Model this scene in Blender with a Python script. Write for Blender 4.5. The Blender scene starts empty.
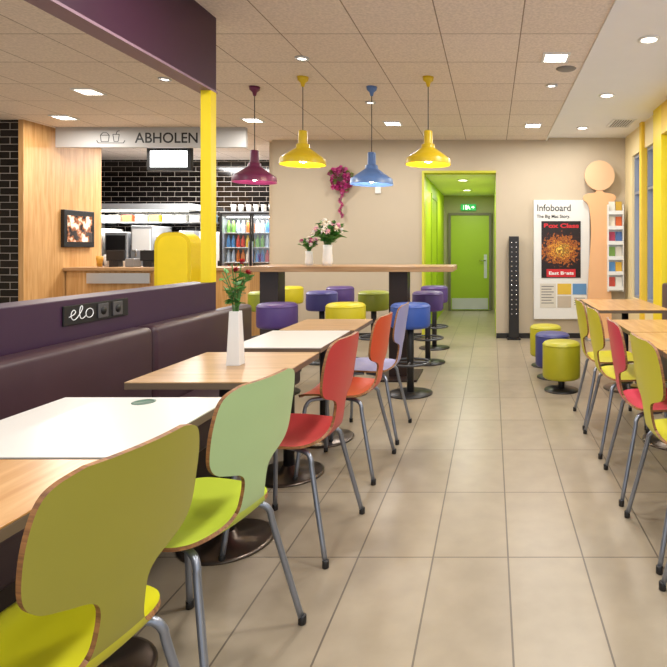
import bpy, bmesh, math, random
from mathutils import Vector, Matrix
random.seed(7)
COL = bpy.context.scene.collection
PI = math.pi

# ------------------------------------------------------------ materials
def hexl(h):
    h = h.lstrip('#'); out = []
    for i in (0, 2, 4):
        c = int(h[i:i+2], 16)/255
        out.append(c/12.92 if c <= 0.04045 else ((c+0.055)/1.055)**2.4)
    return (*out, 1)
_m = {}
def nd(nt, t, **kw):
    n = nt.nodes.new(t)
    for k, v in kw.items(): setattr(n, k, v)
    return n
def base(name):
    m = bpy.data.materials.new(name); m.use_nodes = True
    return m, m.node_tree, m.node_tree.nodes['Principled BSDF']
def mat(hexc, rough=0.5, metal=0.0, var=0.08, scale=6.0, bump=0.0, coat=0.0, emit=0.0):
    key = (hexc, rough, metal, var, scale, bump, coat, emit)
    if key in _m: return _m[key]
    m, nt, b = base('paint_'+hexc.strip('#'))
    c = hexl(hexc)
    tc = nd(nt, 'ShaderNodeTexCoord'); nz = nd(nt, 'ShaderNodeTexNoise'); nz.inputs['Scale'].default_value = scale
    nz.inputs['Detail'].default_value = 4
    nt.links.new(tc.outputs['Object'], nz.inputs['Vector'])
    mx = nd(nt, 'ShaderNodeMix', data_type='RGBA')
    mx.inputs[6].default_value = tuple(x*(1-var) for x in c[:3])+(1,)
    mx.inputs[7].default_value = tuple(min(1, x*(1+var)) for x in c[:3])+(1,)
    nt.links.new(nz.outputs['Fac'], mx.inputs[0]); nt.links.new(mx.outputs[2], b.inputs['Base Color'])
    b.inputs['Roughness'].default_value = rough; b.inputs['Metallic'].default_value = metal
    if coat: b.inputs['Coat Weight'].default_value = coat
    if emit:
        b.inputs['Emission Color'].default_value = c; b.inputs['Emission Strength'].default_value = emit
    if bump:
        bp = nd(nt, 'ShaderNodeBump'); bp.inputs['Strength'].default_value = bump
        n2 = nd(nt, 'ShaderNodeTexNoise'); n2.inputs['Scale'].default_value = scale*12
        nt.links.new(tc.outputs['Object'], n2.inputs['Vector'])
        nt.links.new(n2.outputs['Fac'], bp.inputs['Height']); nt.links.new(bp.outputs['Normal'], b.inputs['Normal'])
    _m[key] = m; return m
def wood(name, h1, h2, axis='X', rough=0.4, scale=1.0):
    m, nt, b = base(name)
    tc = nd(nt, 'ShaderNodeTexCoord'); mp = nd(nt, 'ShaderNodeMapping')
    s = {'X': (1.2, 14, 14), 'Y': (14, 1.2, 14), 'Z': (14, 14, 1.0)}[axis]
    mp.inputs['Scale'].default_value = tuple(q*scale for q in s)
    nz = nd(nt, 'ShaderNodeTexNoise'); nz.inputs['Scale'].default_value = 2.2; nz.inputs['Detail'].default_value = 8
    nz.inputs['Distortion'].default_value = 0.6
    cr = nd(nt, 'ShaderNodeValToRGB')
    cr.color_ramp.elements[0].position = 0.32; cr.color_ramp.elements[0].color = hexl(h1)
    cr.color_ramp.elements[1].position = 0.68; cr.color_ramp.elements[1].color = hexl(h2)
    nt.links.new(tc.outputs['Object'], mp.inputs['Vector']); nt.links.new(mp.outputs['Vector'], nz.inputs['Vector'])
    nt.links.new(nz.outputs['Fac'], cr.inputs['Fac']); nt.links.new(cr.outputs['Color'], b.inputs['Base Color'])
    b.inputs['Roughness'].default_value = rough
    return m
def grid_mat(name, c1, c2, cm, w, h, mortar, off=(0, 0, 0), rot=(0, 0, 0), offset=0.0, rough=0.4, speck=None, bump=0.2, coat=0, lo=0.78, hi=1.15):
    m, nt, b = base(name)
    tc = nd(nt, 'ShaderNodeTexCoord'); mp = nd(nt, 'ShaderNodeMapping')
    mp.vector_type = 'POINT'
    mp.inputs['Location'].default_value = off; mp.inputs['Rotation'].default_value = rot
    br = nd(nt, 'ShaderNodeTexBrick'); br.offset = offset; br.squash = 1
    br.inputs['Scale'].default_value = 1; br.inputs['Brick Width'].default_value = w; br.inputs['Row Height'].default_value = h
    br.inputs['Mortar Size'].default_value = mortar; br.inputs['Mortar Smooth'].default_value = 0.1
    br.inputs['Color1'].default_value = hexl(c1); br.inputs['Color2'].default_value = hexl(c2); br.inputs['Mortar'].default_value = hexl(cm)
    nt.links.new(tc.outputs['Object'], mp.inputs['Vector']); nt.links.new(mp.outputs['Vector'], br.inputs['Vector'])
    nz = nd(nt, 'ShaderNodeTexNoise'); nz.inputs['Detail'].default_value = 6
    nz.inputs['Scale'].default_value = speck if speck else 3
    nt.links.new(tc.outputs['Object'], nz.inputs['Vector'])
    mr = nd(nt, 'ShaderNodeMapRange'); mr.inputs[1].default_value = 0.3; mr.inputs[2].default_value = 0.7
    mr.inputs[3].default_value = lo if speck else 0.9; mr.inputs[4].default_value = hi if speck else 1.08
    nt.links.new(nz.outputs['Fac'], mr.inputs[0])
    vm = nd(nt, 'ShaderNodeVectorMath', operation='SCALE')
    nt.links.new(br.outputs['Color'], vm.inputs[0]); nt.links.new(mr.outputs[0], vm.inputs['Scale'])
    nt.links.new(vm.outputs[0], b.inputs['Base Color'])
    bp = nd(nt, 'ShaderNodeBump'); bp.inputs['Strength'].default_value = bump; bp.inputs['Distance'].default_value = 0.004; bp.invert = True
    nt.links.new(br.outputs['Fac'], bp.inputs['Height']); nt.links.new(bp.outputs['Normal'], b.inputs['Normal'])
    b.inputs['Roughness'].default_value = rough
    if coat: b.inputs['Coat Weight'].default_value = coat
    return m
def emis(name, hexc, s):
    m, nt, b = base(name)
    b.inputs['Base Color'].default_value = hexl(hexc)
    b.inputs['Emission Color'].default_value = hexl(hexc); b.inputs['Emission Strength'].default_value = s
    return m

M_floor = grid_mat('floor_tile', '#a0937f', '#988b78', '#665c50', 0.303, 0.606, 0.0035, off=(-0.065, -2.28, 0), rough=0.33, bump=0.3, speck=9, lo=0.92, hi=1.05)
M_ceil = grid_mat('ceiling_acoustic_panel', '#f0e3d8', '#eadcd0', '#a08d7c', 0.56, 0.6, 0.0045, off=(-0.76, -0.35, 0), rough=0.9, speck=55, bump=0.4, lo=0.84, hi=1.06)
M_plaster = mat('#f0f0f1', 0.8, 0, 0.02)
M_beige = mat('#beb09a', 0.75, 0, 0.03)
M_btile = grid_mat('black_glazed_tile', '#100d0c', '#1b1614', '#9a928a', 0.24, 0.085, 0.004, rot=(PI/2, 0, 0), offset=0.5, rough=0.12, bump=0.4)
M_lime = mat('#afc81c', 0.5, 0, 0.03)
M_limed = mat('#98b220', 0.4, 0, 0.03)
M_taupe = mat('#6f6a5c', 0.6, 0, 0.04)
M_yel = mat('#f0d40c', 0.45, 0, 0.03)
M_beam = mat('#36122c', 0.4, 0, 0.05)
M_purpb = mat('#371c38', 0.45, 0, 0.05)
M_leather = mat('#3f2932', 0.36, 0, 0.10, 9, 0.08)
M_oak = wood('oak_wall', '#b5854c', '#cfa36c', 'Z', 0.5)
M_oakT = wood('oak_table', '#a47f54', '#c39f76', 'X', 0.3)
M_oakO = wood('warm_oak_table', '#b4824b', '#d1a670', 'Y', 0.28)
M_oakH = wood('oak_counter', '#98734e', '#b9946c', 'X', 0.35)
M_white = mat('#d8d5cf', 0.28, 0, 0.02)
M_whitep = mat('#e6e6e4', 0.5, 0, 0.02)
M_dark = mat('#1c1a1b', 0.4, 0, 0.08)
M_darkbr = mat('#2c1c18', 0.4, 0, 0.1)
M_chrome = mat('#c4c4c8', 0.18, 1.0, 0.05)
M_steel = mat('#c4c6ca', 0.32, 0.6, 0.08)
M_tube = mat('#9398a4', 0.32, 0.7, 0.04)
M_bronze = mat('#6a6058', 0.28, 0.9, 0.08)
M_ply = wood('plywood_edge', '#6b4428', '#a2703f', 'X', 0.5, 4)
M_lamp = emis('lamp_diffuser', '#fff8ec', 9)
M_screen = emis('screen_glow', '#f2f7fb', 1.6)
M_grey = mat('#7d7a78', 0.5)
M_red = mat('#c6202a', 0.5)
M_black = mat('#0b0b0c', 0.5)

def glass():
    m = bpy.data.materials.new('window_glass'); m.use_nodes = True; nt = m.node_tree; nt.nodes.clear()
    o = nd(nt, 'ShaderNodeOutputMaterial'); t = nd(nt, 'ShaderNodeBsdfTransparent'); g = nd(nt, 'ShaderNodeBsdfGlossy')
    g.inputs['Roughness'].default_value = 0.02; t.inputs['Color'].default_value = (0.95, 0.97, 1, 1)
    x = nd(nt, 'ShaderNodeMixShader'); x.inputs[0].default_value = 0.07
    nt.links.new(t.outputs[0], x.inputs[1]); nt.links.new(g.outputs[0], x.inputs[2]); nt.links.new(x.outputs[0], o.inputs[0])
    return m
M_glass = glass()

# ------------------------------------------------------------ mesh builder
def catmull(P, n):
    out = []
    P = [tuple(p) for p in P]
    Q = [tuple(2*a-b for a, b in zip(P[0], P[1]))]+P+[tuple(2*a-b for a, b in zip(P[-1], P[-2]))]
    for i in range(1, len(Q)-2):
        p0, p1, p2, p3 = Q[i-1:i+3]
        for k in range(n):
            t = k/n
            out.append(tuple(0.5*((2*b)+(-a+c)*t+(2*a-5*b+4*c-d)*t*t+(-a+3*b-3*c+d)*t**3) for a, b, c, d in zip(p0, p1, p2, p3)))
    out.append(P[-1]); return out
class MB:
    def __init__(s): s.v = []; s.f = []; s.m = []; s.s = []
    def add(s, vs, fs, mi=0, sm=False):
        o = len(s.v); s.v += [tuple(v) for v in vs]
        for f in fs: s.f.append(tuple(i+o for i in f)); s.m.append(mi); s.s.append(sm)
        return s
    def box(s, x0, x1, y0, y1, z0, z1, mi=0):
        vs = [(x0, y0, z0), (x1, y0, z0), (x1, y1, z0), (x0, y1, z0), (x0, y0, z1), (x1, y0, z1), (x1, y1, z1), (x0, y1, z1)]
        return s.add(vs, [(3, 2, 1, 0), (4, 5, 6, 7), (0, 1, 5, 4), (1, 2, 6, 5), (2, 3, 7, 6), (3, 0, 4, 7)], mi)
    def lathe(s, prof, n=32, c=(0, 0, 0), mi=0, sm=True, M=None):
        vs = []; fs = []; rings = []
        for r, z in prof:
            if r < 1e-6: rings.append([len(vs)]); vs.append((0, 0, z))
            else:
                rings.append(list(range(len(vs), len(vs)+n)))
                vs += [(r*math.cos(2*PI*k/n), r*math.sin(2*PI*k/n), z) for k in range(n)]
        for a, b in zip(rings, rings[1:]):
            if len(a) == 1 and len(b) == 1: continue
            for k in range(n):
                k2 = (k+1) % n
                if len(a) == 1: fs.append((a[0], b[k2], b[k]))
                elif len(b) == 1: fs.append((a[k], a[k2], b[0]))
                else: fs.append((a[k], a[k2], b[k2], b[k]))
        vs = [Vector(v) for v in vs]
        if M: vs = [M @ v for v in vs]
        cc = Vector(c); return s.add([v+cc for v in vs], fs, mi, sm)
    def cyl(s, c, r, z0, z1, n=24, mi=0, M=None):
        e = min(0.002, (z1-z0)/4, r/4)
        return s.lathe([(0, z0), (r-e, z0), (r, z0+e), (r, z1-e), (r-e, z1), (0, z1)], n, c, mi, True, M)
    def tube(s, pts, r, n=10, mi=0, closed=False):
        P = [Vector(p) for p in pts]; N = len(P); vs = []; fs = []
        up = None
        for i in range(N):
            if closed: t = (P[(i+1) % N]-P[i-1]).normalized()
            else: t = (P[min(i+1, N-1)]-P[max(i-1, 0)]).normalized()
            if up is None:
                up = Vector((0, 0, 1)) if abs(t.z) < 0.9 else Vector((1, 0, 0))
            a = up-t*up.dot(t)
            a.normalize(); b = t.cross(a); up = a
            vs += [P[i]+a*(r*math.cos(2*PI*k/n))+b*(r*math.sin(2*PI*k/n)) for k in range(n)]
        for i in range(N if closed else N-1):
            j = (i+1) % N
            for k in range(n):
                k2 = (k+1) % n; fs.append((i*n+k, i*n+k2, j*n+k2, j*n+k))
        if not closed:
            fs.append(tuple(range(n))[::-1]); fs.append(tuple((N-1)*n+k for k in range(n)))
        return s.add(vs, fs, mi, True)
    def blob(s, c, r, mi=0, seg=8, rings=5, sc=(1, 1, 1)):
        prof = [(r*math.sin(PI*i/rings), -r*math.cos(PI*i/rings)) for i in range(rings+1)]
        prof[0] = (0, -r); prof[-1] = (0, r)
        return s.lathe(prof, seg, c, mi, True, Matrix.Diagonal((*sc, 1)))
    def prism(s, poly, y0, y1, mi=0):
        n = len(poly)
        vs = [(x, y0, z) for x, z in poly]+[(x, y1, z) for x, z in poly]
        fs = [tuple(range(n)), tuple(range(2*n-1, n-1, -1))]+[(i, i+n, (i+1) % n+n, (i+1) % n) for i in range(n)]
        return s.add(vs, fs, mi)
    def mesh(s, name, mats):
        me = bpy.data.meshes.new(name); me.from_pydata(s.v, [], s.f)
        for m in mats: me.materials.append(m)
        for p, mi, sm in zip(me.polygons, s.m, s.s): p.material_index = mi; p.use_smooth = sm
        bm = bmesh.new(); bm.from_mesh(me); bmesh.ops.recalc_face_normals(bm, faces=bm.faces); bm.to_mesh(me); bm.free()
        return me
def meta(o, label=None, cat=None, group=None, kind=None):
    if label: o['label'] = label
    if cat: o['category'] = cat
    if group: o['group'] = group
    if kind: o['kind'] = kind
def obj(name, mb, mats, parent=None, loc=(0, 0, 0), rot=(0, 0, 0), label=None, cat=None, group=None, kind=None, bevel=0, seg=2):
    if not isinstance(mats, (list, tuple)): mats = [mats]
    me = mb.mesh(name, mats) if isinstance(mb, MB) else mb
    o = bpy.data.objects.new(name, me); COL.objects.link(o); o.location = loc; o.rotation_euler = rot
    if parent: o.parent = parent
    meta(o, label, cat, group, kind)
    if bevel:
        b = o.modifiers.new('bevel', 'BEVEL'); b.width = bevel; b.segments = seg; b.limit_method = 'ANGLE'
        if seg > 2:
            for p in me.polygons: p.use_smooth = True
    return o
def thing(name, label, cat, loc=(0, 0, 0), rot=0, group=None):
    o = bpy.data.objects.new(name, None); COL.objects.link(o); o.location = loc; o.rotation_euler = (0, 0, rot)
    o.empty_display_size = 0.1
    meta(o, label, cat, group); return o
def text(body, size, loc, rot, m, parent=None, width=None, name='lettering', align='LEFT', bold=0.0, shear=0.0):
    cu = bpy.data.curves.new('t', 'FONT'); cu.body = body; cu.size = size; cu.extrude = 0.0012; cu.align_x = align; cu.offset = bold; cu.shear = shear
    t = bpy.data.objects.new('t', cu); COL.objects.link(t); bpy.context.view_layer.update()
    me = bpy.data.meshes.new_from_object(t); me.name = name
    if width:
        xs = [v.co.x for v in me.vertices]; k = width/(max(xs)-min(xs))
        for v in me.vertices: v.co.x *= k
    me.materials.clear(); me.materials.append(m)
    bpy.data.objects.remove(t)
    return obj(name, me, m, parent, loc, rot)
FR = (PI/2, 0, 0)
def struct(name, mb, mats, **k): return obj(name, mb, mats, kind='structure', **k)
def disc(r, n=48, cx=0, cz=0): return [(cx+r*math.cos(2*PI*k/n), cz+r*math.sin(2*PI*k/n)) for k in range(n)]
R = math.radians

H = 2.75
# ------------------------------------------------------------ room shell
struct('floor', MB().box(-8, 2.1, -1.5, 11.5, -0.1, 0), M_floor)
struct('ceiling', MB().box(-8, 0.76, -1.5, 9.75, H, H+0.1), M_ceil)
struct('ceiling.001', MB().box(0.76, 2.1, -1.5, 7.95, H+0.03, H+0.1), M_plaster)
struct('trim_1', MB().box(0.745, 0.765, -1.5, 7.83, H-0.012, H+0.03), M_plaster)
struct('wall_back', MB().box(-3.05, -0.97, 7.83, 7.98, 0, H).box(-0.97, 0.055, 7.83, 7.98, 2.32, H).box(0.055, 2.1, 7.83, 7.98, 0, H+0.05), M_beige)
struct('baseboard_back', MB().box(0.06, 1.84, 7.81, 7.83, 0, 0.07), M_dark)
struct('baseboard_left', MB().box(-3.04, -0.98, 7.81, 7.83, 0, 0.07), M_dark)
struct('wall_corridor_left', MB().box(-1.05, -0.965, 7.98, 11.3, 0, 2.4), M_lime)
struct('wall_corridor_right', MB().box(0.05, 0.13, 7.98, 11.3, 0, 2.4), M_lime)
struct('wall_corridor_end', MB().box(-1.05, 0.13, 11.3, 11.4, 0, 2.4), mat('#a8a67c', 0.6, 0, 0.03))
struct('ceiling.002', MB().box(-1.05, 0.13, 7.98, 11.4, 2.3, 2.38), M_plaster)
struct('trim_2', MB().box(-0.97, -0.94, 7.80, 7.99, 0, 2.32).box(-0.94, 0.055, 7.80, 7.99, 2.29, 2.32), mat('#c9c83a', 0.5))
struct('trim_3', MB().box(-0.965, -0.95, 8.9, 9.0, 0, 2.05).box(-0.965, -0.95, 9.8, 9.9, 0, 2.05).box(-0.965, -0.95, 8.9, 9.9, 2.05, 2.12), M_limed)
struct('wall_kitchen_back', MB().box(-8, -3.05, 9.6, 9.75, 0, H), M_btile)
struct('wall_kitchen_right', MB().box(-3.15, -3.05, 7.98, 9.6, 0, H), M_beige)
struct('wall_left', MB().box(-8, -5.5, 6.6, 7.9, 0, H), M_btile)
struct('wall_left_panelling', MB().box(-5.5, -5.47, 6.6, 7.9, 0, H).box(-5.53, -5.47, 6.585, 6.6, 0, H), M_oak)
struct('wall_left_side', MB().box(-8.1, -8, -1.5, 9.75, 0, H), M_beige)
rw = MB()
rw.box(1.85, 2.0, 7.45, 7.83, 0, H+0.05)
rw.box(1.85, 2.0, -1.5, 7.45, 0, 0.6)
rw.box(1.85, 2.0, -1.5, 7.45, 2.46, H+0.05)
struct('wall_right', rw, mat('#ead8a8', 0.6, 0, 0.03))
for i, (a, b) in enumerate([(6.0, 6.3), (3.9, 4.15), (1.8, 2.05), (-0.4, -0.1)]):
    struct('trim_%d' % (4+i), MB().box(1.80, 2.0, a, b, 0, H+0.03), M_yel if i == 0 else mat('#e3b23c', 0.5))
struct('trim_12', MB().box(1.80, 1.85, 1.0, 6.0, 2.46, H+0.03), mat('#e8c24a', 0.5))
struct('trim_13', MB().box(1.81, 1.92, 6.83, 6.93, 0, H+0.03), mat('#eec83a', 0.5))
for i, (a, b) in enumerate([(6.93, 7.45), (6.3, 6.83), (4.15, 6.0), (2.05, 3.9), (-0.1, 1.8)]):
    fr = MB(); w = 0.035
    fr.box(1.88, 1.95, a, a+w, 0.6, 2.46).box(1.88, 1.95, b-w, b, 0.6, 2.46).box(1.88, 1.95, a+w, b-w, 0.6, 0.6+w).box(1.88, 1.95, a+w, b-w, 2.42, 2.46).box(1.88, 1.95, a+w, b-w, 1.95, 1.98)
    fr.box(1.918, 1.925, a+w, b-w, 0.6+w, 2.42, 1)
    struct('window_%d' % (1+i), fr, [mat('#8a8f9c', 0.4), M_glass])
struct('trim_8', MB().box(-1.90, -1.80, -1.0, 3.68, 2.27, H), M_beam)
struct('trim_9', MB().box(-1.905, -1.795, -1.0, 3.69, 2.258, 2.272), mat('#8b6f7c', 0.5))
struct('trim_10', MB().box(-1.86, -1.795, 3.60, 3.67, 1.03, 2.258), M_yel)
struct('door_1', MB().box(-0.82, -0.06, 11.24, 11.3, 0.01, 1.9), M_limed)
struct('trim_11', MB().box(-0.87, -0.82, 11.22, 11.3, 0, 1.95).box(-0.06, -0.01, 11.22, 11.3, 0, 1.95).box(-0.82, -0.06, 11.22, 11.3, 1.9, 1.95), M_taupe)
dh = thing('door_handle', 'brushed steel lever handle with escutcheon on the lime door', 'door handle', (-0.13, 11.24, 1.0))
obj('handle_plate', MB().box(-0.03, 0.03, -0.008, 0, -0.35, 0.12), M_steel, dh)
obj('lever', MB().tube([(0, 0, 0), (0, -0.05, 0), (-0.12, -0.05, 0)], 0.01), M_chrome, dh)
obj('kick_plate', MB().box(-0.80, -0.08, 11.232, 11.24, 0.03, 0.25), M_steel, label='brushed steel kick plate on the lime door', cat='kick plate')

es = thing('exit_sign', 'small green emergency exit sign with running figure above the door', 'exit sign', (-0.47, 11.26, 2.06))
obj('sign_box', MB().box(-0.15, 0.15, -0.04, 0.04, -0.06, 0.06), emis('exit_green', '#1fae5a', 0.6), es)
pg = MB()
pg.box(-0.10, -0.09, -0.042, -0.04, -0.045, 0.045).box(-0.06, -0.03, -0.042, -0.04, -0.045, 0.045)
pg.blob((-0.005, -0.042, 0.032), 0.01, sc=(1, 0.1, 1))
pg.prism([(-0.02, 0.02), (0.015, 0.02), (0.04, -0.045), (0.025, -0.045), (0.005, -0.01), (-0.02, -0.045), (-0.03, -0.04)], -0.042, -0.04)
pg.prism([(0.06, 0.012), (0.09, 0.012), (0.09, 0.03), (0.125, 0), (0.09, -0.03), (0.09, -0.012), (0.06, -0.012)], -0.042, -0.04)
obj('pictogram', pg, emis('sign_white', '#ffffff', 1.0), es)

# ------------------------------------------------------------ lights
LC = (1, 0.965, 0.91)
def area(loc, size, power, color=LC, rot=(0, 0, 0), sy=None):
    l = bpy.data.lights.new('area', 'AREA'); l.energy = power; l.color = color; l.size = size
    if sy: l.shape = 'RECTANGLE'; l.size_y = sy
    o = bpy.data.objects.new('lamp_or_fill_light', l); COL.objects.link(o); o.location = loc; o.rotation_euler = rot
    return o
sq = [(0.5, 4.43), (0.5, 6.88), (-1.19, 6.77), (-2.8, 6.6), (-3.86, 5.4), (-4.9, 6.46), (0.5, 2.0), (-1.1, 2.6), (-1.1, 0.3), (0.5, -0.3), (-3.2, 3.0), (-3.2, 0.5), (-5.5, 4.0), (-4.3, 8.3)]
for (x, y) in sq:
    t = thing('recessed_light', 'square recessed ceiling downlight with glowing diffuser', 'ceiling light', (x, y, H), 0, 'square ceiling downlights')
    fr = MB(); a = 0.105; b2 = 0.085
    fr.box(-a, a, -a, -b2, -0.012, 0.0).box(-a, a, b2, a, -0.012, 0).box(-a, -b2, -b2, b2, -0.012, 0).box(b2, a, -b2, b2, -0.012, 0)
    obj('frame', fr, M_whitep, t)
    obj('diffuser', MB().box(-b2, b2, -b2, b2, -0.008, 0), M_lamp, t)
    area((x, y, H-0.03), 0.2, 22)
for (x, y) in [(1.15, 4.13), (1.15, 5.64), (1.15, 7.17), (1.15, 2.6), (1.15, 1.0)]:
    t = thing('round_downlight', 'round recessed downlight with white trim ring in plaster ceiling', 'ceiling light', (x, y, H+0.03), 0, 'round ceiling downlights')
    obj('trim_ring', MB().lathe([(0.06, 0), (0.08, 0), (0.08, -0.008), (0.06, -0.012), (0.055, -0.003), (0.06, 0)], 28), M_whitep, t)
    obj('diffuser', MB().lathe([(0, -0.003), (0.058, -0.003), (0.058, 0), (0, 0)], 28), M_lamp, t)
    area((x, y, H), 0.15, 10)
for (x, y) in [(-0.45, 8.7), (-0.45, 10.2)]:
    t = thing('round_downlight', 'round recessed downlight in the green corridor', 'ceiling light', (x, y, 2.3), 0, 'corridor downlights')
    obj('trim_ring', MB().lathe([(0.075, 0), (0.095, 0), (0.095, -0.008), (0.075, -0.012), (0.07, -0.003), (0.075, 0)], 28), M_whitep, t)
    obj('diffuser', MB().lathe([(0, -0.003), (0.072, -0.003), (0.072, 0), (0, 0)], 28), M_lamp, t)
    area((x, y, 2.27), 0.15, 15)
for (x, y) in [(-1.5, 4.45), (-1.25, 5.8), (-2.9, 5.0), (0.55, 5.2), (-2.3, 4.5)]:
    t = thing('ceiling_spot', 'small round ceiling spot with metal ring', 'ceiling light', (x, y, H), 0, 'small ceiling spots')
    obj('trim_ring', MB().lathe([(0.035, 0), (0.055, 0), (0.055, -0.01), (0.038, -0.014), (0.035, 0)], 24), M_steel, t)
    obj('diffuser', MB().lathe([(0, -0.004), (0.036, -0.004), (0.036, 0), (0, 0)], 24), M_lamp, t)
t = thing('ceiling_vent', 'white louvred ceiling air vent', 'air vent', (1.58, 6.9, H+0.03))
vb = MB().box(-0.14, 0.14, -0.22, -0.2, -0.012, 0).box(-0.14, 0.14, 0.2, 0.22, -0.012, 0).box(-0.14, -0.12, -0.2, 0.2, -0.012, 0).box(0.12, 0.14, -0.2, 0.2, -0.012, 0)
obj('frame', vb, M_whitep, t)
obj('louvres', MB().box(-0.12, 0.12, -0.2, 0.2, -0.001, 0, 1), [M_grey, M_dark], t)
lv = MB()
for i in range(8): lv.box(-0.12+i*0.031, -0.108+i*0.031, -0.2, 0.2, -0.01, -0.001)
obj('louvre_blades', lv, M_whitep, t)
obj('ceiling_speaker', MB().lathe([(0, -0.008), (0.07, -0.008), (0.085, 0), (0, 0)], 28), M_grey, loc=(0.62, 4.72, H), label='flat round grey ceiling speaker', cat='speaker')

# pendants
def pendant(x, y, zb, hexc, cname):
    t = thing('pendant_lamp', cname+' metal pendant lamp with flared shade hanging over high table', 'pendant lamp', (x, y, zb), 0, 'coloured pendant lamps')
    m = mat(hexc, 0.36, 0, 0.03)
    outer = [(0.0, 0.300), (0.030, 0.300), (0.036, 0.295), (0.037, 0.292), (0.040, 0.188), (0.0402, 0.186), (0.056, 0.178), (0.0565, 0.177), (0.060, 0.148), (0.0605, 0.146), (0.130, 0.096), (0.192, 0.052), (0.1925, 0.051), (0.199, 0.002), (0.199, 0.0)]
    inner = [(0.194, 0.0), (0.188, 0.048), (0.056, 0.14), (0, 0.145)]
    obj('lamp_shade', MB().lathe(outer+inner, 44), m, t)
    obj('cable', MB().cyl((0, 0, 0), 0.004, 0.300, H-zb-0.05, 8), M_dark, t)
    obj('canopy', MB().lathe([(0, H-zb), (0.05, H-zb), (0.045, H-zb-0.03), (0.022, H-zb-0.05), (0.012, H-zb-0.085), (0, H-zb-0.085)], 24), m, t)
    obj('bulb', MB().lathe([(0, 0.14), (0.03, 0.12), (0.045, 0.07), (0.03, 0.025), (0, 0.015)], 16), emis('bulb', '#fff0d0', 14), t)
    l = bpy.data.lights.new('p', 'POINT'); l.energy = 7; l.color = (1, 0.92, 0.8); l.shadow_soft_size = 0.05
    o = bpy.data.objects.new('lamp_or_fill_light', l); COL.objects.link(o); o.location = (x, y, zb-0.005)
pendant(-2.21, 5.25, 1.86, '#6b2148', 'purple')
pendant(-1.66, 4.95, 1.98, '#dcbb1c', 'yellow')
pendant(-1.12, 5.25, 1.84, '#587ab4', 'blue')
pendant(-0.56, 4.95, 1.98, '#dcbb1c', 'yellow')

# ------------------------------------------------------------ dining chair
KEYS = [(.200, .430, .12), (.192, .437, .165), (.17, .446, .19), (.11, .452, .206), (.03, .450, .211), (-.05, .446, .209), (-.11, .446, .198), (-.150, .452, .162),
        (-.176, .468, .100), (-.192, .498, .064), (-.201, .540, .054), (-.208, .588, .056), (-.211, .612, .078), (-.2135, .628, .125), (-.216, .644, .166), (-.221, .676, .190), (-.229, .735, .196), (-.238, .793, .193), (-.244, .838, .181), (-.247, .860, .158), (-.249, .874, .115)]
def shell_part(i0, i1):
    D = catmull(KEYS, 6); D0 = i0*6; D1 = i1*6
    mb = MB(); U = 14; th = 0.011
    top = []; bot = []
    for i in range(D0, D1+1):
        x, z, w = D[i]; a = D[max(i-1, 0)]; b = D[min(i+1, len(D)-1)]
        tx, tz = b[0]-a[0], b[1]-a[1]; L = math.hypot(tx, tz); nx, nz = tz/L, -tx/L
        f = min(1, max(0, (i/6-7)/4))
        for u in range(U+1):
            t = -1+2*u/U; k = (0.014*(1-f)+0.024*f)*(t*w/0.19)**2
            px, pz = x+nx*k, z+nz*k
            top.append((px, t*w, pz)); bot.append((px-nx*th, t*w, pz-nz*th))
    Rr = D1-D0; W = U+1
    q = [(i*W+u, i*W+u+1, (i+1)*W+u+1, (i+1)*W+u) for i in range(Rr) for u in range(U)]
    mb.add(top, q, 0, True); mb.add(bot, [tuple(reversed(f)) for f in q], 0, True)
    loop = [i*W for i in range(Rr+1)]+[Rr*W+u for u in range(1, W)]+[i*W+U for i in range(Rr-1, -1, -1)]+[u for u in range(U-1, 0, -1)]
    n = len(loop); vs = [top[k] for k in loop]+[bot[k] for k in loop]
    mb.add(vs, [(k, (k+1) % n, (k+1) % n+n, k+n) for k in range(n)], 1, True)
    return mb
seat_mb = shell_part(0, 9); back_mb = shell_part(9, 20)
leg_mesh = []
for sx, sy in ((1, 1), (1, -1), (-1, 1), (-1, -1)):
    fx = 0.19 if sx > 0 else 0.235
    P = [(sx*0.01, sy*0.10, .424), (sx*0.08, sy*0.13, .424), (sx*0.13, sy*0.155, .420), (sx*0.152, sy*0.168, .395), (sx*0.162, sy*0.176, .34), (sx*fx, sy*0.225, 0.012)]
    mb = MB().tube(catmull(P, 5), 0.0105, 10)
    mb.cyl((sx*(fx), sy*0.2255, 0), 0.0135, 0.0, 0.03, 12, 1)
    leg_mesh.append(mb.mesh('leg', [M_tube, M_dark]))
def chair(x, y, rot, hexb, label, hexs=None):
    t = thing('dining_chair', label, 'chair', (x, y, 0), rot, 'moulded plywood dining chairs')
    obj('seat', seat_mb.mesh('seat', [mat(hexs or hexb, 0.35, 0, 0.02), M_ply]), [], t)
    obj('backrest', back_mb.mesh('backrest', [mat(hexb, 0.35, 0, 0.02), M_ply]), [], t)
    for m in leg_mesh: obj('leg', m, [], t)
    return t
chair(-0.92, 1.13, R(169), '#969036', 'yellow plywood chair with brown edge, shade painted into the olive backrest, at oak table', '#cfcb1e')  # backrest colour is the seat yellow with its shade painted in
chair(-0.905, 1.70, R(169), '#abc48e', 'yellow green plywood chair, window light painted into the pale backrest, at white table', '#c0d23c')  # paler backrest colour has reflected window light painted in
chair(-0.865, 2.45, R(175), '#c03e3e', 'red plywood chair on grey steel legs at oak table')
chair(-0.845, 3.22, R(176), '#d24e2e', 'orange red plywood chair on steel legs at white table')
chair(-0.83, 3.82, R(178), '#9a98c6', 'lilac plywood chair on steel legs at oak table')
chair(0.87, 1.85, R(3), '#b9cf6a', 'light green plywood chair at warm oak table')
chair(0.87, 2.40, R(2), '#c9c232', 'yellow plywood chair on steel legs at warm oak table')
chair(0.87, 2.95, R(-2), '#d03650', 'pinkish red plywood chair at warm oak table')
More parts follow.
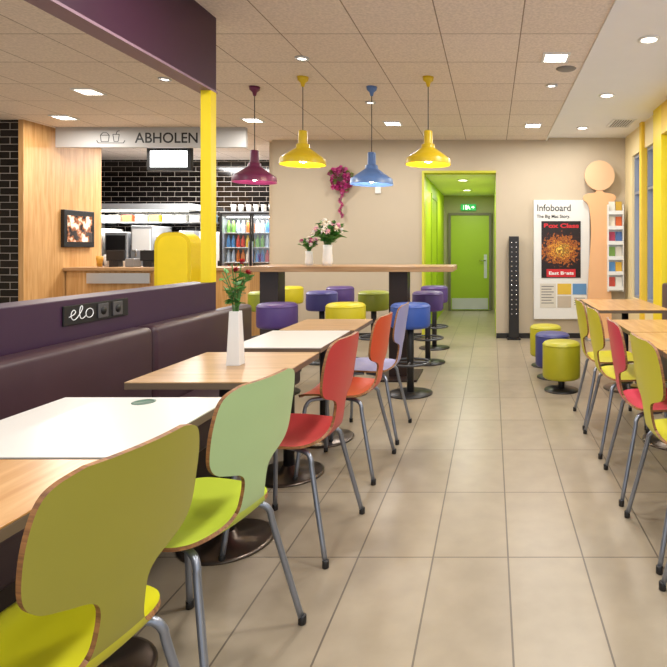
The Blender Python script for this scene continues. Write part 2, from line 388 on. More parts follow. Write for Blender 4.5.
chair(0.87, 3.58, R(2), '#cdc52c', 'yellow plywood chair between red and yellow chairs')
chair(0.87, 4.10, R(0), '#c3ba28', 'yellow plywood chair at end of oak table row')

# ------------------------------------------------------------ tables
def table(x0, x1, y0, y1, top, edge, label, pad=False, dx=-0.03):
    cx, cy = (x0+x1)/2, (y0+y1)/2; a, b = (x1-x0)/2, (y1-y0)/2
    t = thing('dining_table', label, 'table', (cx, cy, 0), 0, 'square pedestal dining tables')
    tm = MB().box(-a, a, -b, b, 0.722, 0.745, 1).box(-a, a, -b, b, 0.7452, 0.75, 0)
    obj('table_top', tm, [top, edge], t, bevel=0.0015)
    obj('column', MB().cyl((dx, 0, 0), 0.03, 0.015, 0.70), M_dark, t)
    obj('support_plate', MB().box(-0.15+dx, 0.15+dx, -0.15, 0.15, 0.70, 0.722), M_dark, t)
    obj('base', MB().lathe([(0, 0), (0.19, 0), (0.19, 0.008), (0.175, 0.014), (0.05, 0.022), (0.036, 0.05), (0, 0.05)], 40, (dx, 0, 0)), M_bronze, t)
    if pad: obj('charging_pad', MB().lathe([(0, 0.750), (0.035, 0.750), (0.035, 0.7512), (0.028, 0.7512), (0.028, 0.7508), (0, 0.7508)], 28, (pad[0], pad[1], 0)), mat('#4f6f5e', 0.4), t)
M_edge = mat('#6e5c4c', 0.5)
table(-1.43, -0.88, 0.76, 1.335, M_oakO, M_edge, 'oak topped square pedestal table with round charging inlay', (-0.06, 0.14))
table(-1.43, -0.87, 1.35, 1.89, M_white, M_edge, 'white topped square pedestal table with round charging inlay', (0.02, 0.21))
table(-1.37, -0.83, 2.10, 2.71, M_oakT, M_edge, 'oak topped square pedestal table carrying a white vase')
table(-1.33, -0.86, 2.83, 3.42, M_white, M_edge, 'white topped square pedestal table')
table(-1.30, -0.84, 3.44, 3.97, M_oakT, M_edge, 'oak topped square pedestal table beside bench end')
for a in (1.55, 2.15, 2.75, 3.35):
    table(0.83, 1.45, a+0.01, a+0.59, M_oakO, M_edge, 'warm oak topped square pedestal table along window bench', dx=0.03)
table(0.86, 1.45, 4.55, 5.5, M_oakO, M_edge, 'warm oak topped table beside low stools', dx=0.03)

# ------------------------------------------------------------ bench and partition
pt = thing('bench_partition', 'low aubergine partition behind the bench with power sockets', 'partition', (-1.88, 0, 0))
obj('board', MB().box(-0.08, 0.08, -0.9, 3.68, 0, 1.03), M_purpb, pt, bevel=0.004)
op = obj('outlet_panel', MB().box(0.08, 0.088, 2.36, 2.78, 0.92, 1.005), M_black, pt, bevel=0.003)
for yy in (2.595, 2.695):
    so = MB().box(0.088, 0.094, yy-0.034, yy+0.034, 0.93, 0.996)
    obj('socket', so, mat('#4a494b', 0.4), op, bevel=0.004)
    Ms = Matrix.Rotation(PI/2, 4, 'Y')
    obj('socket_well', MB().lathe([(0, 0.0), (0.019, 0.0), (0.019, 0.0012), (0, 0.0012)], 20, (0.094, yy, 0.963), M=Ms), M_black, op)
M_thin = emis('logo_white', '#e8e8e8', 0.2)
cp = [(2.388, 0.956), (2.402, 0.960), (2.418, 0.966), (2.425, 0.976), (2.415, 0.984), (2.402, 0.974), (2.400, 0.955), (2.412, 0.942), (2.430, 0.946),
      (2.452, 0.966), (2.466, 0.986), (2.463, 0.998), (2.453, 0.990), (2.449, 0.965), (2.456, 0.945), (2.470, 0.943), (2.486, 0.952)]
ov = [(2.510+0.023*math.cos(R(200+k*15)), 0.962+0.020*math.sin(R(200+k*15))) for k in range(26)]
lg = MB().tube([(0.0895, a, b) for a, b in catmull(cp, 5)], 0.0017, 6)
lg.tube([(0.0895, a, b) for a, b in ov], 0.0017, 6)
obj('logo', lg, M_thin, op)
b = thing('bench', 'dark brown leather upholstered bench along the partition', 'bench', (-1.5, 0, 0))
obj('base', MB().box(-0.28, 0.1, -0.5, 3.95, 0.0, 0.30), M_darkbr, b)
for y0, y1 in ((-0.5, 0.6), (0.6, 1.7), (1.7, 2.81), (2.81, 3.97)):
    obj('seat_cushion', MB().box(-0.18, 0.16, y0+0.004, y1-0.004, 0.30, 0.46), M_leather, b, bevel=0.03, seg=4)
    obj('back_cushion', MB().box(-0.295, -0.18, y0+0.004, y1-0.004, 0.33, 0.86), M_leather, b, bevel=0.03, seg=4)
b = thing('bench', 'dark aubergine leather bench below the windows', 'bench', (1.66, 0, 0))
obj('base', MB().box(-0.05, 0.135, 1.2, 5.7, 0, 0.30), M_darkbr, b)
for y0, y1 in ((1.2, 2.7), (2.7, 4.2), (4.2, 5.7)):
    obj('seat_cushion', MB().box(-0.16, 0.05, y0+.004, y1-.004, 0.30, 0.46), M_leather, b, bevel=0.03, seg=4)
    obj('back_cushion', MB().box(0.05, 0.135, y0+.004, y1-.004, 0.33, 0.9), M_leather, b, bevel=0.03, seg=4)

# ------------------------------------------------------------ high table and stools
t = thing('high_table', 'long oak topped high table on thick dark legs', 'high table', (-1.30, 5.5, 0))
obj('table_top', MB().box(-0.98, 0.94, -0.32, 0.32, 1.03, 1.08), M_oakH, t, bevel=0.003)
for xx in (-0.84, 0.40):
    obj('leg', MB().box(xx-0.09, xx+0.09, -0.09, 0.09, 0.02, 1.03), M_darkbr, t, bevel=0.004)
    obj('foot_plate', MB().box(xx-0.2, xx+0.2, -0.25, 0.25, 0, 0.02), M_darkbr, t, bevel=0.004)
def stool(x, y, hexc, cname, low=False):
    r = 0.165 if low else 0.17
    z0, z1 = (0.11, 0.43) if low else (0.57, 0.775)
    t = thing('round_stool' if low else 'bar_stool', cname+(' leather low round stool on black pedestal' if low else ' leather upholstered drum bar stool with foot ring'), 'stool', (x, y, 0), 0,
              'low round stools' if low else 'drum bar stools')
    prof = [(0, z0), (r-0.015, z0), (r-0.003, z0+0.012), (r, z0+0.03), (r, z1-0.035), (r-0.002, z1-0.03), (r+0.002, z1-0.026), (r-0.002, z1-0.022), (r-0.012, z1-0.008), (r-0.03, z1), (0, z1+0.004)]
    obj('seat_cushion', MB().lathe(prof, 36), mat(hexc, 0.42, 0, 0.06, 12, 0.05), t)
    obj('column', MB().cyl((0, 0, 0), 0.03, 0.012, z0), M_dark, t)
    obj('base', MB().lathe([(0, 0), (0.19 if not low else 0.15, 0), (0.19 if not low else 0.15, 0.01), (0.05, 0.022), (0, 0.022)], 36), M_dark, t)
    if not low:
        fr = MB().tube([(0.165*math.cos(a*PI/16), 0.165*math.sin(a*PI/16), 0.27) for a in range(32)], 0.011, 8, closed=True)
        fr.tube([(-0.16, 0, 0.27), (0.16, 0, 0.27)], 0.008, 8).tube([(0, -0.16, 0.27), (0, 0.16, 0.27)], 0.008, 8)
        obj('foot_ring', fr, mat('#55565a', 0.35, 0.6), t)
PU, YE, BL, GR = '#523b7a', '#cdbf1c', '#3353a2', '#929c2c'
for x, y, c, n in [(-1.85, 4.86, PU, 'purple'), (-1.26, 4.86, YE, 'yellow'), (-0.70, 4.84, BL, 'blue'),
                   (-1.87, 6.2, '#4f4a90', 'indigo'), (-1.30, 6.2, GR, 'olive green'), (-0.70, 6.15, PU, 'purple'),
                   (-2.50, 6.95, YE, 'yellow'), (-1.87, 6.95, PU, 'purple'), (-2.48, 6.15, GR, 'olive green'), (-0.72, 7.05, PU, 'purple')]:
    stool(x, y, c, n)
for x, y, c, n in [(0.61, 4.96, '#aaa51e', 'olive yellow'), (0.585, 5.46, '#3c3f7a', 'indigo blue'), (0.57, 6.0, '#b2aa1e', 'yellow')]:
    stool(x, y, c, n, True)

# ------------------------------------------------------------ flowers
def leaf(mb, c, d, L, w, mi=0):
    c = Vector(c); d = Vector(d).normalized(); s = d.cross(Vector((0.2, 0.3, 1))).normalized(); up = s.cross(d)
    P = [c, c+d*L*0.35+s*w+up*0.1*L, c+d*L*0.7+s*w*0.7+up*0.08*L, c+d*L, c+d*L*0.7-s*w*0.7+up*0.08*L, c+d*L*0.35-s*w+up*0.1*L]
    mb.add(P, [(0, 1, 2, 3), (0, 3, 4, 5)], mi, False)
M_leaf = mat('#4a8a3c', 0.5, 0, 0.3, 20); M_stem = mat('#4d7a3a', 0.6)
def flower(mb, c, r, nrm, mi=0, mc=None):
    if mc is None: mc = mi+1
    for lay in (0.4, 1.2):
        for k in range(7):
            a = 2*PI*k/7+lay; nv = Vector(nrm).normalized(); s = nv.orthogonal().normalized(); q = nv.cross(s)
            dd = s*math.cos(a)+q*math.sin(a)+nv*lay
            leaf(mb, c, dd, r, r*0.38, mi)
    mb.blob(c, r*0.35, mc, 8, 5)
def bouquet(x, y, z, vase_h, vase_w, spread, height, n, cols, fsize, label, square=True, every=1):
    t = thing('flower_vase', label, 'vase of flowers', (x, y, z))
    mb = MB()
    if square:
        a, c = vase_w*0.55, vase_w*0.38; hh = vase_h
        ring = lambda q, zz: [(-q, -q, zz), (q, -q, zz), (q, q, zz), (-q, q, zz)]
        vs = ring(a, 0)+ring(c, hh)+ring(c*0.8, hh)+ring(c*0.8, hh*0.6)
        fs = [(3, 2, 1, 0)]
        for l in range(3):
            for k in range(4): fs.append((l*4+k, l*4+(k+1) % 4, (l+1)*4+(k+1) % 4, (l+1)*4+k))
        fs.append((12, 13, 14, 15)); mb.add(vs, fs)
    else:
        w = vase_w/2
        mb.lathe([(0, 0), (w*0.8, 0), (w, vase_h*0.2), (w*0.85, vase_h*0.75), (w*0.9, vase_h), (w*0.75, vase_h), (w*0.65, vase_h*0.7), (0, vase_h*0.6)], 24)
    obj('vase', mb, M_whitep, t, bevel=0.002 if square else 0)
    st = MB(); lf = MB(); fl = MB()
    for i in range(n):
        a = random.uniform(0, 2*PI); rr = spread*math.sqrt(random.random()); h = height*random.uniform(0.45, 1)
        if not square: h = height*(0.3+0.7*math.sqrt(max(0, 1-(rr/spread)**2)))*random.uniform(0.75, 1)
        tip = Vector((rr*math.cos(a), rr*math.sin(a), vase_h+h))
        mid = Vector((tip.x*0.35, tip.y*0.35, vase_h+h*0.45))
        st.tube(catmull([(tip.x*0.05, tip.y*0.05, vase_h*0.65), mid, tip], 4), 0.0022, 5)
        for k in range(5):
            p = mid.lerp(tip, random.uniform(-0.5, 1.0)); al = random.uniform(0, 2*PI)
            leaf(lf, p, (math.cos(al), math.sin(al), random.uniform(-0.3, 0.8)), spread*0.52, spread*0.16)
        if i % every == 0:
            mi = random.randrange(len(cols)-1); flower(fl, tip, fsize, (tip.x, tip.y-0.05, 0.06), mi, len(cols)-1)
    obj('stems', st, M_stem, t); obj('leaves', lf, M_leaf, t)
    obj('blossoms', fl, [mat(c, 0.5, 0, 0.08, 20) for c in cols], t)
bouquet(-1.10, 2.42, 0.75, 0.23, 0.052, 0.08, 0.21, 13, ('#c02a34', '#a8202c', '#7a1520'), 0.022, 'slim white square vase with red blossoms and green leaves on table', every=5)
bouquet(-1.58, 5.42, 1.08, 0.20, 0.10, 0.15, 0.23, 48, ('#f0b8d0', '#f6f0ea', '#f4ead8', '#f0c4d4', '#f3e2c0'), 0.036, 'white round vase with pale pink and cream bouquet on high table', False, every=2)
bouquet(-1.80, 5.55, 1.08, 0.14, 0.08, 0.10, 0.14, 28, ('#c8508a', '#f2e8e4', '#e8b0c8', '#f0d8e0'), 0.028, 'small vase with pink and magenta bouquet on high table', False, every=2)
t = thing('flower_wreath', 'round magenta and dark red flower wreath hanging on beige wall', 'wreath', (-2.08, 7.79, 2.19))
ring = MB().tube([(0.12*math.cos(a*PI/12), -0.01, 0.12*math.sin(a*PI/12)) for a in range(24)], 0.035, 8, closed=True)
obj('ring', ring, mat('#7a2444', 0.8), t)
wb = MB()
for i in range(90):
    a = random.uniform(0, 2*PI); rr = random.uniform(0.05, 0.17)
    flower(wb, (rr*math.cos(a), -0.03-random.uniform(0, 0.03), rr*math.sin(a)), 0.042, (math.cos(a)*0.6, -1, math.sin(a)*0.6), random.randrange(4), 4)
obj('blossoms', wb, [mat('#d8409a', 0.6, 0, 0.3, 9), mat('#b03a78', 0.6), mat('#7c8c44', 0.6), mat('#e070ac', 0.6), mat('#e89ac0', 0.6)], t)
tl = MB()
for i in range(16):
    zz = -0.18-i*0.022; flower(tl, (0.02*math.sin(i), -0.025, zz), 0.03, (random.uniform(-.5, .5), -1, random.uniform(-.5, .5)))
tl.tube([(0, -0.01, -0.15), (0, -0.01, -0.53)], 0.006, 6, 1)
obj('trailing_blossoms', tl, [mat('#d868a0', 0.6, 0, 0.4, 9), M_leaf], t)
obj('thermostat', MB().box(-0.04, 0.04, -0.025, 0.0, -0.045, 0.045), M_whitep, loc=(-1.58, 7.83, 2.05), label='small white wall thermostat', cat='thermostat', bevel=0.004)

# ------------------------------------------------------------ info wall
t = thing('info_board', 'white notice board with heading and dark red poster on beige wall', 'notice board', (0.96, 7.795, 1.09))
obj('panel', MB().box(-0.385, 0.385, -0.03, 0.03, -0.82, 0.82), mat('#dddcd8', 0.5, 0, 0.02), t, bevel=0.004)
text('Infoboard', 0.13, (-0.345, -0.031, 0.67), FR, M_dark, t, width=0.46, bold=0.001)
text('The Big Mac Story.', 0.062, (-0.345, -0.031, 0.575), FR, M_dark, t, width=0.46, bold=0.001)
pm, nt, bb = base('dark_golden_poster')
tc = nd(nt, 'ShaderNodeTexCoord'); mp = nd(nt, 'ShaderNodeMapping'); mp.inputs['Scale'].default_value = (1, 0.001, 1.25)
gr = nd(nt, 'ShaderNodeVectorMath', operation='LENGTH'); nz = nd(nt, 'ShaderNodeTexNoise'); nz.inputs['Scale'].default_value = 26; nz.inputs['Detail'].default_value = 5
ad = nd(nt, 'ShaderNodeMath', operation='MULTIPLY_ADD'); ad.inputs[1].default_value = 0.5
cr = nd(nt, 'ShaderNodeValToRGB'); e = cr.color_ramp.elements
e[0].position = 0.26; e[0].color = hexl('#f0c04a'); e[1].position = 0.56; e[1].color = hexl('#1c0f0d')
for p, c in ((0.31, '#4a2c12'), (0.37, '#e0952c'), (0.41, '#5a2412'), (0.46, '#b8661c'), (0.50, '#3a1410')):
    q = cr.color_ramp.elements.new(p); q.color = hexl(c)
nt.links.new(tc.outputs['Object'], mp.inputs[0]); nt.links.new(mp.outputs[0], gr.inputs[0]); nt.links.new(tc.outputs['Object'], nz.inputs['Vector'])
nt.links.new(nz.outputs['Fac'], ad.inputs[0]); nt.links.new(gr.outputs['Value'], ad.inputs[2]); nt.links.new(ad.outputs[0], cr.inputs[0]); nt.links.new(cr.outputs[0], bb.inputs['Base Color'])
bb.inputs['Roughness'].default_value = 0.3
ps = obj('poster', MB().box(-0.27, 0.27, -0.006, 0, -0.39, 0.39), pm, t, loc=(-0.01, -0.031, 0.14))
text('Box Class', 0.08, (-0.24, -0.0065, 0.30), FR, M_red, ps, width=0.48, bold=0.003)
obj('banner', MB().box(-0.20, 0.20, -0.008, -0.006, -0.38, -0.27), M_red, ps)
text('East Beats', 0.06, (-0.17, -0.0085, -0.345), FR, M_whitep, ps, width=0.34, bold=0.002)
obj('notice', MB().box(-0.30, -0.08, -0.034, -0.031, -0.66, -0.33), mat('#cfc9bc', 0.5), t)
obj('notice', MB().box(-0.06, 0.13, -0.034, -0.031, -0.48, -0.33), mat('#d8b23c', 0.5), t)
obj('notice', MB().box(0.15, 0.34, -0.034, -0.031, -0.48, -0.33), mat('#5c8ab8', 0.5), t)
obj('notice', MB().box(-0.06, 0.13, -0.034, -0.031, -0.66, -0.50), mat('#b8ab98', 0.5), t)
obj('notice', MB().box(0.15, 0.34, -0.034, -0.031, -0.66, -0.50), mat('#e0dccf', 0.5), t)
for i in range(7):
    obj('text_line', MB().box(-0.28, -0.11-0.03*(i % 2), -0.0355, -0.034, -0.375-0.038*i, -0.362-0.038*i), M_grey, t)
for i in range(4):
    obj('text_line', MB().box(0.17, 0.32-0.03*(i % 2), -0.0355, -0.034, -0.535-0.03*i, -0.525-0.03*i), M_grey, t)
t = thing('leaflet_stand', 'peach coloured leaflet stand with round top and pockets beside notice board', 'leaflet stand', (1.47, 7.72, 0))
M_peach = mat('#e6b180', 0.6, 0, 0.03); M_peach2 = mat('#dcb48c', 0.6, 0, 0.03)
half = catmull([(0.16, 0.02), (0.165, 0.5), (0.14, 1.0), (0.115, 1.4), (0.125, 1.7), (0.16, 1.85), (0.21, 1.90), (0.22, 1.95), (0.17, 1.99), (0.06, 2.01), (0.045, 2.05)], 6)
obj('panel', MB().prism([(x, z) for x, z in half]+[(-x, z) for x, z in reversed(half)], -0.02, 0.02), M_peach, t)
obj('round_top', MB().prism(disc(0.205, 48, 0, 2.24), -0.025, 0.015), M_peach2, t)
obj('foot', MB().box(-0.18, 0.18, -0.12, 0.09, 0, 0.02), M_steel, t, bevel=0.004)
sh = MB(); ox = -0.03
for i in range(6): sh.box(0.14+ox, 0.33+ox, -0.10, -0.03, 0.68+i*0.205, 0.69+i*0.205).box(0.14+ox, 0.33+ox, -0.10, -0.095, 0.69+i*0.205, 0.73+i*0.205)
sh.box(0.13+ox, 0.14+ox, -0.10, -0.021, 0.66, 1.84).box(0.33+ox, 0.34+ox, -0.10, -0.021, 0.66, 1.84).box(0.14+ox, 0.33+ox, -0.03, -0.021, 0.66, 1.84)
obj('rack', sh, M_whitep, t)
cols = ['#c84a3a', '#e8e4da', '#5a8fc4', '#e0b03a', '#7aa04a', '#d8d0c0', '#b03a5a', '#4a6aa0', '#e8ddc8', '#d0602c', '#e0dcd0', '#c8a03a']
for i in range(6):
    for j in range(2):
        obj('leaflet', MB().box(-0.042, 0.042, -0.004, 0.004, 0, 0.165), mat(cols[i*2+j], 0.5), loc=(1.47+0.158+j*0.092, 7.65, 0.691+i*0.205), rot=(R(-6), 0, 0),
            label='folded paper leaflet standing in rack pocket', cat='leaflet', group='leaflets in the rack')
t = thing('speaker_column', 'slim black wall column with rows of chrome dots', 'column speaker', (0.30, 7.73, 0))
obj('body', MB().box(-0.068, 0.068, -0.05, 0.07, 0.02, 1.41), M_dark, t, bevel=0.006)
dt = MB()
for i in range(16):
    for j in (-1, 1): dt.blob((j*0.03, -0.05, 0.35+i*0.065), 0.011, 0, 8, 4, (1, 0.4, 1))
obj('dots', dt, M_chrome, t)
obj('foot', MB().box(-0.09, 0.09, -0.08, 0.07, 0, 0.02), M_dark, t)

# ------------------------------------------------------------ service area
t = thing('hanging_sign', 'pale bulkhead sign with pickup lettering and tray symbol', 'sign', (-4.22, 7.0, 2.5))
obj('panel', MB().box(-1.2, 1.16, 0, 0.06, 0, 0.25), mat('#b2b0ad', 0.6, 0, 0.02), t, bevel=0.003)
text('ABHOLEN', 0.18, (-0.21, -0.001, 0.057), FR, M_black, t, width=0.78, bold=0.002)
ic = MB()
ic.box(-0.66, -0.36, -0.003, 0, 0.05, 0.057)
ic.prism([(-0.67, 0.05), (-0.66, 0.05), (-0.68, 0.085), (-0.69, 0.085)], -0.003, 0).prism([(-0.36, 0.05), (-0.35, 0.05), (-0.33, 0.085), (-0.34, 0.085)], -0.003, 0)
def seg(a, b, w=0.007):
    dx, dz = b[0]-a[0], b[1]-a[1]; L = math.hypot(dx, dz); nx, nz = -dz/L*w/2, dx/L*w/2
    ic.prism([(a[0]+nx, a[1]+nz), (b[0]+nx, b[1]+nz), (b[0]-nx, b[1]-nz), (a[0]-nx, a[1]-nz)], -0.003, 0)
for a, c in [((-0.63, 0.07), (-0.64, 0.15)), ((-0.64, 0.15), (-0.53, 0.15)), ((-0.53, 0.15), (-0.54, 0.07)), ((-0.54, 0.07), (-0.63, 0.07)), ((-0.64, 0.15), (-0.61, 0.18)), ((-0.61, 0.18), (-0.56, 0.18)), ((-0.56, 0.18), (-0.53, 0.15)),
             ((-0.47, 0.07), (-0.485, 0.16)), ((-0.485, 0.16), (-0.405, 0.16)), ((-0.405, 0.16), (-0.42, 0.07)), ((-0.42, 0.07), (-0.47, 0.07)), ((-0.445, 0.16), (-0.43, 0.20)), ((-0.43, 0.20), (-0.40, 0.205))]: seg(a, c)
obj('symbol', ic, M_black, t)
t = thing('order_screen', 'ceiling hung monitor with bright white screen', 'monitor', (-4.08, 7.12, 2.23))
obj('housing', MB().box(-0.28, 0.28, 0, 0.06, 0, 0.29), M_black, t, bevel=0.005)
obj('screen', MB().box(-0.235, 0.235, -0.004, 0.0, 0.04, 0.25), M_screen, t)
obj('bracket', MB().box(-0.02, 0.02, 0.02, 0.05, 0.29, 0.52), M_dark, t)
t = thing('wall_monitor', 'dark framed small monitor mounted on oak wall', 'monitor', (-5.47, 7.42, 1.50))
obj('housing', MB().box(0, 0.05, -0.27, 0.27, -0.24, 0.24), M_black, t, bevel=0.006)
sm, nt, bb = base('lit_picture')
tc = nd(nt, 'ShaderNodeTexCoord'); nz = nd(nt, 'ShaderNodeTexNoise'); nz.inputs['Scale'].default_value = 9; nz.inputs['Detail'].default_value = 2
cr = nd(nt, 'ShaderNodeValToRGB'); e = cr.color_ramp.elements
e[0].position = 0.42; e[0].color = hexl('#2a201c'); e[1].position = 0.62; e[1].color = hexl('#e8d8c0')
q = cr.color_ramp.elements.new(0.52); q.color = hexl('#a0623c')
nt.links.new(tc.outputs['Object'], nz.inputs['Vector']); nt.links.new(nz.outputs['Fac'], cr.inputs[0]); nt.links.new(cr.outputs[0], bb.inputs['Base Color']); nt.links.new(cr.outputs[0], bb.inputs['Emission Color'])
bb.inputs['Emission Strength'].default_value = 0.5; bb.inputs['Roughness'].default_value = 0.1
obj('screen', MB().box(0.05, 0.053, -0.22, 0.22, -0.17, 0.17), sm, t)
t = thing('service_counter', 'oak fronted service counter with pale worktop', 'counter', (-4.25, 7.5, 0))
obj('body', MB().box(-1.2, 1.15, -0.28, 0.3, 0, 0.96), M_oak, t)
obj('worktop', MB().box(-1.22, 1.18, -0.32, 0.32, 0.96, 1.0), M_oakH, t, bevel=0.004)
obj('tray_rail', MB().box(-0.9, -0.1, -0.34, -0.32, 0.80, 0.93), M_steel, t)
t = thing('serving_unit', 'glossy yellow round topped serving unit in front of counter', 'serving unit', (-3.84, 6.88, 0.0))
def rtop(w, h, r, b=0.0):
    return [(-w, b)]+[(-w+r*(1-math.cos(a*PI/16)), h-r+r*math.sin(a*PI/16)) for a in range(9)]+[(w-r*(1-math.cos(a*PI/16)), h-r+r*math.sin(a*PI/16)) for a in range(8, -1, -1)]+[(w, b)]
obj('shell', MB().prism(rtop(0.22, 1.44, 0.16), -0.1, 0.16), mat('#dcc012', 0.35), t)
obj('front_panel', MB().prism(rtop(0.18, 1.40, 0.13, 0.1), -0.106, -0.1), mat('#ecd01a', 0.3), t)
def till(x):
    t = thing('cash_register', 'dark touch screen till on service counter', 'cash register', (x, 7.5, 1.0), 0, 'tills on service counter')
    obj('stand', MB().box(-0.06, 0.06, -0.05, 0.05, 0, 0.08), M_dark, t)
    obj('display', MB().box(-0.12, 0.12, -0.02, 0.02, 0.08, 0.22), M_dark, t, bevel=0.005)
    obj('printer', MB().box(0.17, 0.29, -0.08, 0.08, 0, 0.11), M_grey, t, bevel=0.008)
till(-5.0); till(-4.55)
t = thing('menu_holder', 'small magenta card holder on service counter', 'card holder', (-4.15, 7.35, 1.0))
obj('card', MB().box(-0.05, 0.05, -0.005, 0.005, 0.01, 0.14), mat('#c23a78', 0.5), t); obj('foot', MB().box(-0.05, 0.05, -0.03, 0.03, 0, 0.01), M_steel, t)
for j in range(4):
    obj('cup_stack', MB().lathe([(0, 0), (0.03, 0), (0.042, 0.10), (0.043, 0.14+0.02*(j % 2)), (0.036, 0.14+0.02*(j % 2)), (0, 0.12)], 16), M_whitep if j % 2 else mat('#d8a13c', 0.5), loc=(-5.3+j*0.1, 7.62, 1.0), label='short stack of paper cups on service counter', cat='cups', group='cup stacks on the counter')
t = thing('kitchen_workbench', 'stainless steel kitchen workbench with lower shelf', 'workbench', (-6.0, 9.1, 0))
obj('worktop', MB().box(-1.0, 1.35, -0.35, 0.45, 0.86, 0.9), M_steel, t, bevel=0.003)
obj('body', MB().box(-0.98, 1.33, -0.32, 0.43, 0.1, 0.86), M_steel, t)
obj('plinth', MB().box(-0.9, 1.25, -0.25, 0.4, 0, 0.1), M_dark, t)
def machine(x, w, h, name, label, cat, m, face):
    t = thing(name, label, cat, (x, 9.1, 0.9))
    obj('body', MB().box(-w/2, w/2, -0.25, 0.3, 0.02, h), m, t, bevel=0.012)
    obj('front_panel', MB().box(-w/2+0.03, w/2-0.03, -0.262, -0.25, h*0.45, h-0.05), face, t)
    obj('drip_tray', MB().box(-w/2+0.03, w/2-0.03, -0.33, -0.25, 0.02, 0.06), M_dark, t)
    fe = MB()
    for a in (-1, 1): fe.box(a*w*0.4-0.02, a*w*0.4+0.02, -0.2, 0.25, 0, 0.02)
    obj('feet', fe, M_dark, t)
    obj('nozzle', MB().cyl((-w*0.2, -0.28, 0), 0.012, h*0.3, h*0.46).cyl((w*0.2, -0.28, 0), 0.012, h*0.3, h*0.46), M_chrome, t)
machine(-6.35, 0.42, 0.66, 'drink_dispenser', 'white and steel drinks dispenser on workbench', 'drink dispenser', M_white, M_steel)
machine(-5.9, 0.36, 0.60, 'coffee_machine', 'white coffee machine with dark front on workbench', 'coffee machine', M_steel, M_dark)
machine(-5.50, 0.34, 0.70, 'ice_cream_machine', 'white fronted soft serve machine', 'ice cream machine', M_steel, M_whitep)
machine(-5.12, 0.32, 0.54, 'hot_drink_machine', 'compact white hot drink machine', 'hot drink machine', M_white, M_steel)
machine(-4.80, 0.24, 0.62, 'juice_dispenser', 'narrow steel juice dispenser with orange front', 'juice dispenser', M_steel, mat('#d8842c', 0.4))
t = thing('extractor_hood', 'stainless extractor hood above kitchen line', 'extractor hood', (-5.6, 9.3, 1.86))
obj('canopy', MB().prism([(-1.3, 0), (0.85, 0), (0.8, 0.10), (-1.3, 0.10)], -0.3, 0.28), mat('#b9bcc0', 0.45, 0.3), t)
obj('strip_lamp', MB().box(-1.0, 0.6, -0.2, 0.0, -0.012, 0), M_lamp, t)
area((-5.8, 9.2, 1.84), 1.4, 18, (1, 1, 0.98), (0, 0, 0), 0.15)
t = thing('wall_shelf', 'steel wall shelf above kitchen workbench', 'shelf', (-5.7, 9.42, 1.66))
obj('board', MB().box(-1.1, 1.1, -0.14, 0.16, 0, 0.02), M_steel, t)
obj('bracket', MB().box(-0.9, -0.88, -0.1, 0.17, -0.1, 0).box(0.88, 0.9, -0.1, 0.17, -0.1, 0), M_steel, t)
for j, c in enumerate(['#e6e2d8', '#d8d4c8', '#c8502c', '#e6e2d8', '#d0a83a', '#e6e2d8', '#b8b8b4', '#e6e2d8', '#7a9ab4']):
    obj('food_box', MB().box(-0.08, 0.08, -0.08, 0.08, 0, 0.10).box(-0.085, 0.085, -0.085, 0.085, 0.10, 0.115), mat(c, 0.5), loc=(-6.5+j*0.225, 9.42, 1.68), label='lidded food container on steel wall shelf', cat='container', group='containers on the wall shelf')
t = thing('storage_cabinet', 'white fronted cabinet standing against tiled wall', 'cabinet', (-4.4, 9.2, 0))
obj('body', MB().box(-0.22, 0.15, -0.3, 0.35, 0, 1.5), M_whitep, t, bevel=0.004)
dd = obj('door', MB().box(-0.20, 0.13, -0.315, -0.3, 0.1, 1.45), M_white, t)
obj('handle', MB().box(0.09, 0.11, -0.34, -0.315, 0.8, 1.05), M_dark, dd)
fx = -3.72
t = thing('drinks_fridge', 'glass fronted drinks fridge with lit shelves', 'fridge', (fx, 9.05, 0))
fb = MB().box(-0.5, -0.46, -0.3, 0.3, 0, 1.82).box(0.46, 0.5, -0.3, 0.3, 0, 1.82).box(-0.46, 0.46, 0.26, 0.3, 0, 1.82, 1).box(-0.46, 0.46, -0.3, 0.26, 0, 0.5).box(-0.46, 0.46, -0.3, 0.26, 1.74, 1.82)
obj('cabinet_body', fb, [M_steel, M_whitep], t)
zs = [0.5, 0.79, 1.02, 1.25, 1.48]
for z in zs: obj('shelf', MB().box(-0.46, 0.46, -0.24, 0.26, z, z+0.012), M_whitep, t)
obj('strip_lamp', MB().box(-0.42, 0.42, -0.24, -0.20, 1.725, 1.74), M_lamp, t)
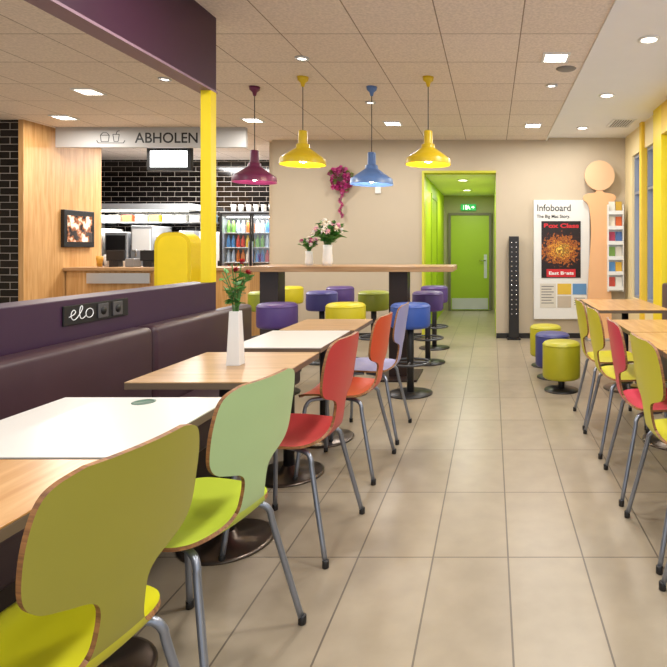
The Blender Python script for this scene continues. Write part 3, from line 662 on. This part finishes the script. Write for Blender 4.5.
for s in (-1, 1):
    a, c = (-0.495, -0.005) if s < 0 else (0.005, 0.495)
    g = MB().box(a, a+0.025, -0.33, -0.302, 0.5, 1.8).box(c-0.025, c, -0.33, -0.302, 0.5, 1.8).box(a+0.025, c-0.025, -0.33, -0.302, 0.5, 0.53).box(a+0.025, c-0.025, -0.33, -0.302, 1.77, 1.8).box(a+0.025, c-0.025, -0.32, -0.315, 0.53, 1.77, 1)
    dr = obj('door', g, [M_dark, M_glass], t)
    obj('handle', MB().box(-0.035 if s < 0 else 0.02, -0.02 if s < 0 else 0.035, -0.36, -0.33, 0.95, 1.35), M_chrome, dr)
bc = ['#c8702c', '#e8dcc8', '#4a8ac0', '#c03a2c', '#d8b83a', '#7ab04a', '#b8c8d4']
bmb = MB().lathe([(0, 0), (0.028, 0), (0.03, 0.01), (0.03, 0.12), (0.013, 0.165), (0.013, 0.19), (0, 0.19)], 14)
bmesh_by = {c: bmb.mesh('bottle', [mat(c, 0.25)]) for c in bc}
for i, z in enumerate(zs):
    for j in range(12):
        obj('bottle', bmesh_by[bc[(i*3+j//2) % 7]], [], loc=(fx-0.42+j*0.076, 8.87, z+0.012), label='coloured drink bottle on fridge shelf', cat='bottle', group='bottles in the drinks fridge')
area((fx, 8.82, 1.71), 0.8, 6, (1, 1, 1), (0, 0, 0), 0.05)
area((-4.6, 8.6, 2.7), 0.8, 85, (1, 0.98, 0.96))  # added fill light without a fixture, brightens the kitchen
for j in range(6):
    obj('paper_cup', MB().lathe([(0, 0), (0.03, 0), (0.042, 0.12), (0.039, 0.12), (0.028, 0.01), (0, 0.01)], 16), M_whitep, loc=(-4.1+j*0.12, 8.95, 1.82), label='white paper cup on fridge top', cat='cup', group='cups on the fridge')

# ------------------------------------------------------------ world, camera
w = bpy.data.worlds.new('World'); bpy.context.scene.world = w; w.use_nodes = True
bg = w.node_tree.nodes['Background']; bg.inputs[0].default_value = (0.86, 0.92, 1.0, 1); bg.inputs[1].default_value = 1.25
cam = bpy.data.cameras.new('Camera'); co = bpy.data.objects.new('Camera', cam); COL.objects.link(co)
co.location = (0, 0, 1.25); co.rotation_euler = (PI/2, 0, 0)
cam.sensor_width = 36; cam.lens = 36*564/667
cam.shift_x = -158.5/667; cam.shift_y = -85.5/667; cam.clip_start = 0.05
bpy.context.scene.camera = co
bpy.context.scene.view_settings.view_transform = 'Standard'
bpy.context.scene.view_settings.look = 'None'
